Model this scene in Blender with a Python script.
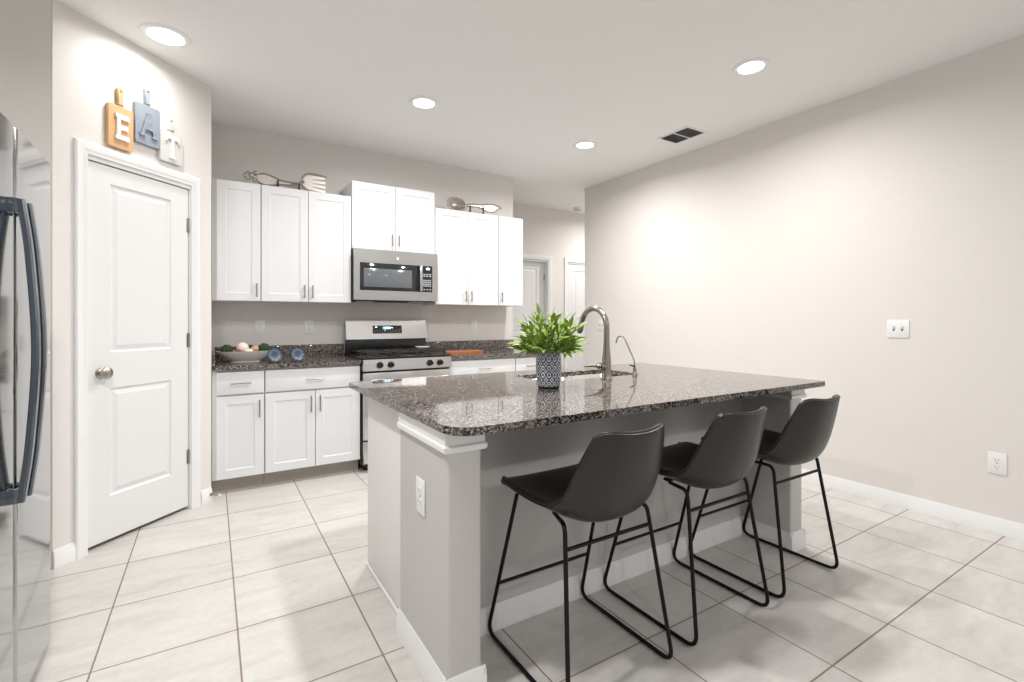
import bpy, bmesh, math, random
from mathutils import Vector, Matrix
random.seed(11)
PI = math.pi
S = bpy.context.scene
COL = S.collection
for o in list(bpy.data.objects):
    bpy.data.objects.remove(o)

# ------------------------------------------------------------ camera
CEIL = 2.80
cam_d = bpy.data.cameras.new('camera')
cam = bpy.data.objects.new('camera', cam_d); COL.objects.link(cam)
cam_d.sensor_width = 36.0; cam_d.sensor_fit = 'HORIZONTAL'
cam_d.lens = 484.0 / 1024.0 * 36.0
cam_d.shift_y = -21.0 / 1024.0
cam_d.clip_start = 0.02
cam.location = (0, 0, 1.22)
cam.rotation_euler = (PI / 2, 0, math.radians(58.15 - 90))
S.camera = cam

# ------------------------------------------------------------ world and exposure
W = bpy.data.worlds.new('world'); S.world = W; W.use_nodes = True
bg = W.node_tree.nodes['Background']
bg.inputs[0].default_value = (0.93, 0.96, 1.0, 1)
bg.inputs[1].default_value = .50
S.view_settings.view_transform = 'Standard'
S.view_settings.look = 'None'
S.view_settings.gamma = 1.0
S.view_settings.use_curve_mapping = False
S.view_settings.exposure = 0.34
LAMP_W = 18.0

# ------------------------------------------------------------ materials
def mat(name, color, rough=.5, metal=0.0, spec=None, bump=None, coat=0.0, emit=None, var=None):
    m = bpy.data.materials.new(name); m.use_nodes = True
    nt = m.node_tree; b = nt.nodes['Principled BSDF']
    b.inputs['Base Color'].default_value = (*color, 1)
    b.inputs['Roughness'].default_value = rough
    b.inputs['Metallic'].default_value = metal
    if spec is not None: b.inputs['Specular IOR Level'].default_value = spec
    if coat: b.inputs['Coat Weight'].default_value = coat; b.inputs['Coat Roughness'].default_value = .05
    if emit:
        b.inputs['Emission Color'].default_value = (*emit[0], 1)
        b.inputs['Emission Strength'].default_value = emit[1]
    tc = nt.nodes.new('ShaderNodeTexCoord')
    if bump:
        n = nt.nodes.new('ShaderNodeTexNoise'); n.inputs['Scale'].default_value = bump[0]; n.inputs['Detail'].default_value = 3
        bp = nt.nodes.new('ShaderNodeBump'); bp.inputs['Strength'].default_value = bump[1]; bp.inputs['Distance'].default_value = bump[2]
        nt.links.new(tc.outputs['Object'], n.inputs['Vector']); nt.links.new(n.outputs['Fac'], bp.inputs['Height'])
        nt.links.new(bp.outputs['Normal'], b.inputs['Normal'])
    if var:   # soft colour variation: (scale, second colour, stretch)
        n = nt.nodes.new('ShaderNodeTexNoise'); n.inputs['Scale'].default_value = var[0]; n.inputs['Detail'].default_value = 4
        mp = nt.nodes.new('ShaderNodeMapping'); mp.inputs['Scale'].default_value = var[2]
        mx = nt.nodes.new('ShaderNodeMix'); mx.data_type = 'RGBA'
        mx.inputs['A'].default_value = (*color, 1); mx.inputs['B'].default_value = (*var[1], 1)
        nt.links.new(tc.outputs['Object'], mp.inputs['Vector']); nt.links.new(mp.outputs[0], n.inputs['Vector'])
        nt.links.new(n.outputs['Fac'], mx.inputs['Factor']); nt.links.new(mx.outputs['Result'], b.inputs['Base Color'])
    return m

M = {}
M['wall'] = mat('wall_paint', (.79, .76, .73), .75, bump=(90, .25, .004))
M['pony'] = mat('half_wall_paint', (.60, .585, .57), .75, bump=(140, .35, .004))
M['ceiling'] = mat('ceiling_paint', (.90, .895, .89), .85, bump=(45, .35, .006))
M['trim'] = mat('white_trim', (.87, .87, .87), .4)
M['door'] = mat('door_paint', (.80, .80, .805), .4)
M['cab'] = mat('cabinet_white', (.80, .805, .82), .35)
M['panel'] = mat('island_side_panel', (.86, .845, .83), .5)
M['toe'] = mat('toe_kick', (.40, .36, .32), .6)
M['nickel'] = mat('brushed_nickel', (.42, .38, .34), .3, 1.0)
M['faucet'] = mat('faucet_steel', (.36, .33, .30), .26, 1.0)
M['steel'] = mat('stainless', (.66, .65, .64), .26, 1.0, var=(3, (.56, .55, .54), (1, 1, 60)))
M['fridge'] = mat('fridge_steel', (.46, .47, .48), .09, 1.0)
M['fridge_side'] = mat('fridge_side', (.16, .16, .17), .45)
M['fhandle'] = mat('fridge_handle', (.17, .19, .215), .2, 1.0)
M['black'] = mat('black_enamel', (.012, .012, .013), .25)
M['iron'] = mat('cast_iron', (.02, .02, .02), .55)
M['glass'] = mat('dark_glass', (.02, .022, .025), .06, spec=.7)
M['winglass'] = mat('microwave_window', (.17, .185, .20), .12, spec=.8, var=(400, (.10, .11, .12), (1, 1, 1)))
M['blackplastic'] = mat('black_plastic', (.02, .02, .02), .4)
M['plate'] = mat('white_plastic', (.87, .87, .88), .3)
M['slot'] = mat('dark_slot', (.16, .15, .14), .5)
M['lens'] = mat('lamp_lens', (1, 1, 1), .5, emit=((1, .985, .96), 7))
M['display'] = mat('display', (.01, .02, .03), .2, emit=((.25, .55, .8), 1.2))
M['ledtext'] = mat('display_digits', (.8, .9, 1), .2, emit=((.8, .93, 1), 3))
M['button'] = mat('button_print', (.55, .57, .6), .5)
M['leather'] = mat('brown_leather', (.017, .0145, .0125), .32, spec=.45, bump=(260, .12, .002), var=(6, (.026, .022, .019), (1, 1, 1)))
M['frame'] = mat('black_metal', (.004, .004, .004), .45, spec=.25)
M['rubber'] = mat('rubber', (.05, .05, .05), .7)
M['vent'] = mat('vent_grey', (.16, .16, .17), .5)
M['ventblade'] = mat('vent_blade', (.25, .25, .26), .5)
M['soil'] = mat('moss', (.05, .06, .03), .9)
M['leaf'] = mat('leaf_green', (.055, .15, .012), .38, var=(30, (.46, .60, .11), (1, 1, 1)))
M['stem'] = mat('stem_green', (.12, .25, .05), .6)
M['bowl'] = mat('white_ceramic', (.80, .78, .75), .3)
M['artichoke'] = mat('dark_green', (.035, .07, .018), .7, bump=(60, 1, .02))
M['orb_w'] = mat('cream_ball', (.86, .78, .70), .6, bump=(40, .3, .01))
M['orb_t'] = mat('tan_ball', (.62, .38, .24), .6, bump=(40, .3, .01))
M['orb_r'] = mat('maroon_ball', (.22, .06, .05), .6, bump=(60, .6, .01))
M['boardwood'] = mat('orange_wood', (.45, .17, .07), .4, var=(5, (.30, .10, .04), (2, 14, 2)))
M['lightwood'] = mat('light_wood', (.66, .38, .18), .55, var=(5, (.74, .46, .24), (3, 3, 30)))
M['greyboard'] = mat('grey_blue_board', (.27, .31, .36), .6, var=(12, (.33, .37, .42), (1, 1, 1)))
M['whiteboard'] = mat('whitewashed_board', (.70, .69, .68), .6)
M['letterw'] = mat('white_letter', (.90, .89, .87), .55, bump=(80, .4, .004))
M['letterg'] = mat('galvanised_letter', (.42, .46, .52), .45, .4, var=(30, (.14, .17, .22), (1, 1, 1)))
M['rope'] = mat('twine', (.45, .34, .22), .8)
M['pewter'] = mat('antique_pewter', (.52, .47, .42), .36, .85, var=(25, (.22, .19, .17), (1, 1, 1)))
M['pewter_light'] = mat('polished_pewter', (.80, .76, .72), .38, .55, var=(30, (.62, .57, .53), (1, 1, 1)))
M['sink'] = mat('sink_steel', (.55, .53, .50), .3, 1.0)

def granite():
    m = bpy.data.materials.new('granite'); m.use_nodes = True
    nt = m.node_tree; b = nt.nodes['Principled BSDF']; L = nt.links.new
    tc = nt.nodes.new('ShaderNodeTexCoord')
    v = nt.nodes.new('ShaderNodeTexVoronoi'); v.inputs['Scale'].default_value = 180
    nz = nt.nodes.new('ShaderNodeTexNoise'); nz.inputs['Scale'].default_value = 60; nz.inputs['Detail'].default_value = 3
    mixv = nt.nodes.new('ShaderNodeVectorMath'); mixv.operation = 'MULTIPLY_ADD'
    mixv.inputs[1].default_value = (.0015, .0015, .0015)
    L(tc.outputs['Object'], nz.inputs['Vector']); L(nz.outputs['Color'], mixv.inputs[0]); L(tc.outputs['Object'], mixv.inputs[2])
    L(mixv.outputs[0], v.inputs['Vector'])
    sep = nt.nodes.new('ShaderNodeSeparateColor'); L(v.outputs['Color'], sep.inputs[0])
    r = nt.nodes.new('ShaderNodeValToRGB'); L(sep.outputs[0], r.inputs[0]); r.color_ramp.interpolation = 'CONSTANT'
    cols = [(0, (.012, .011, .012)), (.24, (.055, .048, .045)), (.40, (.15, .118, .102)), (.58, (.24, .205, .185)),
            (.76, (.10, .092, .095)), (.86, (.33, .30, .28)), (.96, (.50, .47, .44))]
    e = r.color_ramp.elements
    e[0].position = 0; e[0].color = (*cols[0][1], 1); e[1].position = cols[1][0]; e[1].color = (*cols[1][1], 1)
    for p, c in cols[2:]:
        k = e.new(p); k.color = (*c, 1)
    L(r.outputs[0], b.inputs['Base Color'])
    b.inputs['Roughness'].default_value = .045; b.inputs['Specular IOR Level'].default_value = .55
    return m
M['granite'] = granite()

def tile_floor():
    m = bpy.data.materials.new('tile_floor'); m.use_nodes = True
    nt = m.node_tree; b = nt.nodes['Principled BSDF']; L = nt.links.new; N = nt.nodes.new
    def math_(op, a, b_=None, c=None):
        n = N('ShaderNodeMath'); n.operation = op
        for i, q in enumerate((a, b_, c)):
            if q is None: continue
            if isinstance(q, (int, float)): n.inputs[i].default_value = q
            else: L(q, n.inputs[i])
        return n.outputs[0]
    tc = N('ShaderNodeTexCoord'); sp = N('ShaderNodeSeparateXYZ'); L(tc.outputs['Object'], sp.inputs[0])
    def axis(o, off, pitch):
        q = math_('DIVIDE', math_('SUBTRACT', o, off), pitch)
        f = math_('FRACT', q); i = math_('FLOOR', q)
        d = math_('MULTIPLY', math_('MINIMUM', f, math_('SUBTRACT', 1.0, f)), pitch)
        return d, i
    dx, ix = axis(sp.outputs[0], .088, .4437); dy, iy = axis(sp.outputs[1], 2.192, .446)
    d = math_('MINIMUM', dx, dy)
    mr = N('ShaderNodeMapRange'); mr.inputs['From Min'].default_value = .0022; mr.inputs['From Max'].default_value = .0036
    L(d, mr.inputs['Value'])
    cmb = N('ShaderNodeCombineXYZ'); L(ix, cmb.inputs[0]); L(iy, cmb.inputs[1])
    wn = N('ShaderNodeTexWhiteNoise'); wn.noise_dimensions = '2D'; L(cmb.outputs[0], wn.inputs['Vector'])
    sc = N('ShaderNodeVectorMath'); sc.operation = 'MULTIPLY_ADD'; sc.inputs[1].default_value = (9, 9, 9)
    L(wn.outputs['Color'], sc.inputs[0]); L(tc.outputs['Object'], sc.inputs[2])
    mp = N('ShaderNodeMapping'); mp.inputs['Scale'].default_value = (1.4, 5.0, 1); mp.inputs['Rotation'].default_value = (0, 0, .25)
    L(sc.outputs[0], mp.inputs[0])
    n1 = N('ShaderNodeTexNoise'); n1.inputs['Scale'].default_value = 2.2; n1.inputs['Detail'].default_value = 7; n1.inputs['Distortion'].default_value = .8
    L(mp.outputs[0], n1.inputs['Vector'])
    cr = N('ShaderNodeValToRGB'); L(n1.outputs['Fac'], cr.inputs[0])
    e = cr.color_ramp.elements
    e[0].position = .30; e[0].color = (.575, .555, .53, 1); e[1].position = .70; e[1].color = (.70, .68, .655, 1)
    k = e.new(.5); k.color = (.65, .63, .605, 1)
    n2 = N('ShaderNodeTexNoise'); n2.inputs['Scale'].default_value = 34; n2.inputs['Detail'].default_value = 5
    L(tc.outputs['Object'], n2.inputs['Vector'])
    mm = N('ShaderNodeMix'); mm.data_type = 'RGBA'; mm.blend_type = 'MULTIPLY'; mm.inputs['Factor'].default_value = .22
    L(cr.outputs[0], mm.inputs['A'])
    c2 = N('ShaderNodeValToRGB'); L(n2.outputs['Fac'], c2.inputs[0])
    c2.color_ramp.elements[0].position = .3; c2.color_ramp.elements[0].color = (.72, .71, .70, 1)
    c2.color_ramp.elements[1].position = .6; c2.color_ramp.elements[1].color = (1, 1, 1, 1)
    L(c2.outputs[0], mm.inputs['B'])
    tv = N('ShaderNodeMix'); tv.data_type = 'RGBA'; tv.blend_type = 'MULTIPLY'; tv.inputs['Factor'].default_value = 1
    val = math_('MULTIPLY_ADD', wn.outputs['Value'], .06, .95)
    cv = N('ShaderNodeCombineXYZ')
    for i in range(3): L(val, cv.inputs[i])
    L(mm.outputs['Result'], tv.inputs['A']); L(cv.outputs[0], tv.inputs['B'])
    fin = N('ShaderNodeMix'); fin.data_type = 'RGBA'
    fin.inputs['A'].default_value = (.27, .20, .155, 1)
    L(mr.outputs[0], fin.inputs['Factor']); L(tv.outputs['Result'], fin.inputs['B'])
    L(fin.outputs['Result'], b.inputs['Base Color'])
    rg = math_('MULTIPLY_ADD', mr.outputs[0], -.45, .8); L(rg, b.inputs['Roughness'])
    bp = N('ShaderNodeBump'); bp.inputs['Strength'].default_value = .5; bp.inputs['Distance'].default_value = .002
    L(mr.outputs[0], bp.inputs['Height']); L(bp.outputs[0], b.inputs['Normal'])
    return m
M['floor'] = tile_floor()

def pattern(name, nu, nv, c0, c1, mode='lattice'):
    m = bpy.data.materials.new(name); m.use_nodes = True
    nt = m.node_tree; b = nt.nodes['Principled BSDF']; L = nt.links.new; N = nt.nodes.new
    def math_(op, a, b_=None):
        n = N('ShaderNodeMath'); n.operation = op
        for i, q in enumerate((a, b_)):
            if q is None: continue
            if isinstance(q, (int, float)): n.inputs[i].default_value = q
            else: L(q, n.inputs[i])
        return n.outputs[0]
    tc = N('ShaderNodeTexCoord'); sp = N('ShaderNodeSeparateXYZ'); L(tc.outputs['UV'], sp.inputs[0])
    fu = math_('SUBTRACT', math_('FRACT', math_('MULTIPLY', sp.outputs[0], nu)), .5)
    fv = math_('SUBTRACT', math_('FRACT', math_('MULTIPLY', sp.outputs[1], nv)), .5)
    if mode == 'lattice':
        d0 = math_('SQRT', math_('ADD', math_('MULTIPLY', fu, fu), math_('MULTIPLY', fv, fv)))
        au = math_('SUBTRACT', .5, math_('ABSOLUTE', fu)); av = math_('SUBTRACT', .5, math_('ABSOLUTE', fv))
        d1 = math_('SQRT', math_('ADD', math_('MULTIPLY', au, au), math_('MULTIPLY', av, av)))
        r0 = math_('LESS_THAN', math_('ABSOLUTE', math_('SUBTRACT', d0, .40)), .095)
        dot = math_('LESS_THAN', d0, .17)
        dc = math_('LESS_THAN', d1, .14)
        k = math_('MAXIMUM', math_('MAXIMUM', r0, dot), dc)
    else:   # petals round the centre
        s = math_('SINE', math_('MULTIPLY', sp.outputs[0], 2 * PI * nu))
        rr = math_('SINE', math_('MULTIPLY', sp.outputs[1], 2 * PI * nv))
        k = math_('GREATER_THAN', math_('ADD', math_('MULTIPLY', s, .8), rr), .1)
    mx = N('ShaderNodeMix'); mx.data_type = 'RGBA'
    mx.inputs['A'].default_value = (*c0, 1); mx.inputs['B'].default_value = (*c1, 1)
    L(k, mx.inputs['Factor']); L(mx.outputs['Result'], b.inputs['Base Color'])
    b.inputs['Roughness'].default_value = .3
    return m
M['vase'] = pattern('vase_pattern', 13, 9, (.86, .88, .89), (.03, .055, .12))
M['bluedish'] = pattern('blue_petal_glaze', 10, 3.2, (.12, .16, .21), (.035, .055, .10), 'petal')

# ------------------------------------------------------------ mesh helpers
class MB:
    def __init__(s): s.bm = bmesh.new(); s.uv = None
    def box(s, x0, x1, y0, y1, z0, z1, bev=0, seg=2):
        mtx = Matrix.Translation(((x0+x1)/2, (y0+y1)/2, (z0+z1)/2)) @ Matrix.Diagonal((x1-x0, y1-y0, z1-z0, 1))
        r = bmesh.ops.create_cube(s.bm, size=1, matrix=mtx)
        if bev:
            es = list({e for v in r['verts'] for e in v.link_edges})
            bmesh.ops.bevel(s.bm, geom=es, offset=bev, segments=seg, affect='EDGES', profile=.5)
        return s
    def frust(s, z0, z1, a, b):      # a,b = (x0,x1,y0,y1) at z0 and z1
        vs = []
        for (x0, x1, y0, y1), z in ((a, z0), (b, z1)):
            vs += [s.bm.verts.new(p) for p in ((x0, y0, z), (x1, y0, z), (x1, y1, z), (x0, y1, z))]
        for f in ((3, 2, 1, 0), (4, 5, 6, 7), (0, 1, 5, 4), (1, 2, 6, 5), (2, 3, 7, 6), (3, 0, 4, 7)):
            s.bm.faces.new([vs[i] for i in f])
        return s
    def tube(s, pts, r, seg=10, cap=True, flat=None):
        pts = [Vector(p) for p in pts]; n = len(pts)
        rs = r if isinstance(r, (list, tuple)) else [r]*n
        rings = []; up = None
        for i, p in enumerate(pts):
            t = (pts[min(i+1, n-1)] - pts[max(i-1, 0)]).normalized()
            if up is None:
                up = Vector((0, 0, 1)) if abs(t.z) < .9 else Vector((1, 0, 0))
            a = (up - t*up.dot(t)).normalized(); up = a; b = t.cross(a)
            k = flat or 1.0
            rings.append([s.bm.verts.new(p + (a*math.cos(2*PI*j/seg) + b*math.sin(2*PI*j/seg)*k)*rs[i]) for j in range(seg)])
        for i in range(n-1):
            for j in range(seg):
                q = (j+1) % seg
                s.bm.faces.new((rings[i][j], rings[i][q], rings[i+1][q], rings[i+1][j]))
        if cap:
            s.bm.faces.new(rings[0][::-1]); s.bm.faces.new(rings[-1])
        return s
    def cyl(s, p0, p1, r, seg=20): return s.tube([p0, p1], r, seg)
    def lathe(s, prof, c=(0, 0, 0), seg=32, uv=False, axis='z', sx=1.0, sy=1.0):
        rings = []
        L = s.bm.loops.layers.uv.verify() if uv else None
        for r, z in prof:
            if r < 1e-5:
                rings.append([s.bm.verts.new(s._ax(0, 0, z, c, axis))]); continue
            rings.append([s.bm.verts.new(s._ax(r*sx*math.cos(2*PI*j/seg), r*sy*math.sin(2*PI*j/seg), z, c, axis)) for j in range(seg)])
        n = len(prof)
        for i in range(n-1):
            A, B = rings[i], rings[i+1]
            for j in range(seg):
                q = (j+1) % seg
                if len(A) == 1 and len(B) == 1: continue
                if len(A) == 1: f = s.bm.faces.new((A[0], B[q], B[j])); uvs = [(j+.5, i), (j+1, i+1), (j, i+1)]
                elif len(B) == 1: f = s.bm.faces.new((A[j], A[q], B[0])); uvs = [(j, i), (j+1, i), (j+.5, i+1)]
                else: f = s.bm.faces.new((A[j], A[q], B[q], B[j])); uvs = [(j, i), (j+1, i), (j+1, i+1), (j, i+1)]
                if L:
                    for lp, (a, b) in zip(f.loops, uvs): lp[L].uv = (a/seg, b/(n-1))
        return s
    def _ax(s, x, y, z, c, axis):
        if axis == 'z': p = (x, y, z)
        elif axis == 'y': p = (x, z, y)
        else: p = (z, x, y)
        return (c[0]+p[0], c[1]+p[1], c[2]+p[2])
    def plate(s, outer, z0, z1, holes=(), plane='xy'):
        """extruded outline, holes allowed; plane xz extrudes along y"""
        f3 = (lambda x, y, z: (x, y, z)) if plane == 'xy' else (lambda x, y, z: (x, z, y))
        tops = []
        allE = []; loops = []
        for lp in [outer, *holes]:
            vs = [s.bm.verts.new(f3(x, y, z1)) for x, y in lp]
            allE += [s.bm.edges.new((vs[i], vs[(i+1) % len(vs)])) for i in range(len(vs))]
            loops.append((lp, vs))
        if len(holes) == 0:
            fs = [s.bm.faces.new(loops[0][1])]
        else:
            r = bmesh.ops.triangle_fill(s.bm, use_beauty=True, use_dissolve=False, edges=allE)
            fs = [g for g in r['geom'] if isinstance(g, bmesh.types.BMFace)]
        m = {}
        for lp, vs in loops:
            for (x, y), v in zip(lp, vs): m[v] = s.bm.verts.new(f3(x, y, z0))
        for f in fs:
            s.bm.faces.new([m[v] for v in f.verts][::-1])
        for lp, vs in loops:
            for i in range(len(vs)):
                a, b = vs[i], vs[(i+1) % len(vs)]
                s.bm.faces.new((a, b, m[b], m[a]))
        return s
    def panel_slab(s, w, h, t, cells, slope=.006, depth=.007, raise_=None, x0=0, z0=0, yf=0):
        """slab whose front (towards -y) has sunken panels; cells = [(x0,x1,z0,z1)]"""
        xs = sorted({0, w, *[c[0] for c in cells], *[c[1] for c in cells]})
        zs = sorted({0, h, *[c[2] for c in cells], *[c[3] for c in cells]})
        V = {(x, z): s.bm.verts.new((x0+x, yf, z0+z)) for x in xs for z in zs}
        pan = []
        for i in range(len(xs)-1):
            for j in range(len(zs)-1):
                f = s.bm.faces.new((V[xs[i], zs[j]], V[xs[i+1], zs[j]], V[xs[i+1], zs[j+1]], V[xs[i], zs[j+1]]))
                cx, cz = (xs[i]+xs[i+1])/2, (zs[j]+zs[j+1])/2
                if any(c[0] < cx < c[1] and c[2] < cz < c[3] for c in cells): pan.append(f)
        bk = [s.bm.verts.new((x0+x, yf+t, z0+z)) for x, z in ((0, 0), (w, 0), (w, h), (0, h))]
        s.bm.faces.new((bk[3], bk[2], bk[1], bk[0]))
        c4 = [V[0, 0], V[w, 0], V[w, h], V[0, h]]
        # sides share only the corner line of verts
        def side(line, b0, b1): s.bm.faces.new(line + [b1, b0])
        side([V[x, 0] for x in reversed(xs)][::-1], bk[0], bk[1])
        side([V[w, z] for z in zs], bk[1], bk[2])
        side([V[x, h] for x in reversed(xs)], bk[2], bk[3])
        side([V[0, z] for z in reversed(zs)], bk[3], bk[0])
        bmesh.ops.recalc_face_normals(s.bm, faces=s.bm.faces[:])
        for f in pan:
            bmesh.ops.inset_region(s.bm, faces=[f], thickness=slope, depth=0)
            for v in f.verts: v.co.y += depth
            if raise_:
                bmesh.ops.inset_region(s.bm, faces=[f], thickness=raise_[0], depth=0)
                bmesh.ops.inset_region(s.bm, faces=[f], thickness=raise_[1], depth=0)
                for v in f.verts: v.co.y -= depth*.8
        return s
    def xform(s, mtx): bmesh.ops.transform(s.bm, matrix=mtx, verts=s.bm.verts[:]); return s
    def build(s, name, m, parent=None, angle=40, recalc=True):
        if recalc: bmesh.ops.recalc_face_normals(s.bm, faces=s.bm.faces[:])
        me = bpy.data.meshes.new(name); s.bm.to_mesh(me); s.bm.free()
        me.materials.append(M[m] if isinstance(m, str) else m)
        for p in me.polygons: p.use_smooth = True
        me.set_sharp_from_angle(angle=math.radians(angle))
        o = bpy.data.objects.new(name, me); COL.objects.link(o)
        if parent is not None: o.parent = parent
        return o

def thing(name, label, cat, loc=(0, 0, 0), rz=0, group=None):
    o = bpy.data.objects.new(name, None); COL.objects.link(o)
    o.empty_display_size = .05
    o.location = loc; o.rotation_euler = (0, 0, rz); o['label'] = label; o['category'] = cat
    if group: o['group'] = group
    return o
def tag(o, label, cat, group=None):
    o['label'] = label; o['category'] = cat
    if group: o['group'] = group
    return o
def struct(o): o['kind'] = 'structure'; return o
def copy_tree(o, parent=None):
    c = o.copy(); COL.objects.link(c)
    if parent is not None: c.parent = parent
    for ch in list(o.children): copy_tree(ch, c)
    return c
def rrect(x0, x1, y0, y1, r, seg=6):
    rs = r if isinstance(r, (list, tuple)) else [r]*4      # order: (x0,y0) (x1,y0) (x1,y1) (x0,y1)
    out = []
    for (cx, cy, a0), q in zip(((x0, y0, PI), (x1, y0, 1.5*PI), (x1, y1, 0), (x0, y1, .5*PI)), rs):
        sx = q if cx == x0 else -q; sy = q if cy == y0 else -q
        if q <= 0: out.append((cx, cy)); continue
        for k in range(seg+1):
            a = a0 + k/seg*PI/2
            out.append((cx+sx+q*math.cos(a), cy+sy+q*math.sin(a)))
    return out
def fillet(pts, r, seg=6):
    P = [Vector(p) for p in pts]; out = [P[0]]
    for i in range(1, len(P)-1):
        a = (P[i-1]-P[i]); b = (P[i+1]-P[i]); d = min(r[i] if isinstance(r, (list, tuple)) else r, a.length*.45, b.length*.45)
        s, e = P[i]+a.normalized()*d, P[i]+b.normalized()*d
        for k in range(seg+1):
            t = k/seg; out.append((1-t)**2*s + 2*t*(1-t)*P[i] + t*t*e)
    out.append(P[-1]); return out
def spline(pts, n):
    P = [Vector(p) for p in pts]; P = [2*P[0]-P[1]] + P + [2*P[-1]-P[-2]]; out = []
    m = len(P)-3
    for k in range(n+1):
        t = k/n*m; i = min(int(t), m-1); u = t-i
        a, b, c, d = P[i:i+4]
        out.append(.5*((2*b) + (c-a)*u + (2*a-5*b+4*c-d)*u*u + (3*b-a-3*c+d)*u**3))
    return out

# ------------------------------------------------------------ room shell
YB, XR, YH = 4.55, 3.82, 5.55          # kitchen back wall, right wall, hall wall
struct(MB().box(-1.5, 5.8, -4.0, 5.67, -.1, 0).build('floor', 'floor'))
struct(MB().box(-1.5, 5.8, -4.0, 5.67, CEIL, CEIL+.1).build('ceiling', 'ceiling'))
struct(MB().box(0.0, 2.84, YB, YB+.12, 0, CEIL).build('wall_back', 'wall'))
struct(MB().box(XR, XR+.12, -4.0, 4.49, 0, CEIL).build('wall_right', 'wall'))
struct(MB().box(-.12, 0.0, 3.868, YB+.12, 0, CEIL).build('wall_kitchen_left', 'wall'))
struct(MB().box(-1.5, -.665, 3.203, 3.32, 0, CEIL).build('wall_beside_fridge', 'wall'))
struct(MB().box(-1.5, -1.38, -4.0, 3.2, 0, CEIL).build('wall_left', 'wall'))
# hall beyond: far wall has two door openings
hw = MB()
for a, b, z0, z1 in ((1.6, 3.225, 0, CEIL), (3.225, 4.055, 2.06, CEIL), (4.055, 4.385, 0, CEIL), (4.385, 5.205, 2.06, CEIL), (5.205, 5.68, 0, CEIL)):
    hw.box(a, b, YH, YH+.12, z0, z1)
struct(hw.build('wall_hall_far', 'wall'))
struct(MB().box(1.5, 1.6, YB+.12, YH+.12, 0, CEIL).build('wall_hall_left', 'wall'))
struct(MB().box(5.68, 5.8, 3.6, YH+.12, 0, CEIL).build('wall_hall_right', 'wall'))
struct(MB().box(XR+.12, 5.68, 3.6, 3.72, 0, CEIL).build('wall_hall_near', 'wall'))

# diagonal pantry wall: local x along the wall (0 at the kitchen corner), -y towards the room
PO = Vector((0, 3.866, 0)); PR = PI/4
def at_pantry(o): o.location = PO; o.rotation_euler = (0, 0, PR); return o
pw = MB().box(-.936, -.79, 0, .11, 0, CEIL).box(-.15, 0, 0, .11, 0, CEIL).box(-.79, -.15, 0, .11, 2.075, CEIL)
struct(at_pantry(pw.build('wall_pantry_diagonal', 'wall')))

def base_profile(mb, x0, x1, y, h=.09, t=.013):
    """baseboard running along local x, front towards -y"""
    prof = [(0, 0), (-t, 0), (-t, h*.70), (-t*.75, h*.76), (-t*.75, h*.86), (-t*.35, h*.95), (-t*.3, h), (0, h)]
    A = [mb.bm.verts.new((x0, y+p, z)) for p, z in prof]; B = [mb.bm.verts.new((x1, y+p, z)) for p, z in prof]
    n = len(prof)
    for i in range(n):
        j = (i+1) % n; mb.bm.faces.new((A[i], A[j], B[j], B[i]))
    mb.bm.faces.new(A[::-1]); mb.bm.faces.new(B)
    return mb
def baseboard(name, loc, rz, length, h=.09):
    o = struct(base_profile(MB(), 0, length, 0, h).build(name, 'trim')); o.location = loc; o.rotation_euler = (0, 0, rz); return o
baseboard('baseboard_right', (XR, 4.49, 0), -PI/2, 8.4)
o = struct(base_profile(MB(), -.936, -.828, 0).build('baseboard_pantry', 'trim')); at_pantry(o)
o = struct(base_profile(MB(), -.088, -.004, 0).build('baseboard_corner', 'trim')); at_pantry(o)
baseboard('baseboard_beside_fridge', (-1.37, 3.203, 0), 0, .70)
baseboard('baseboard_hall', (4.13, YH, 0), 0, .18)

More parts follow.
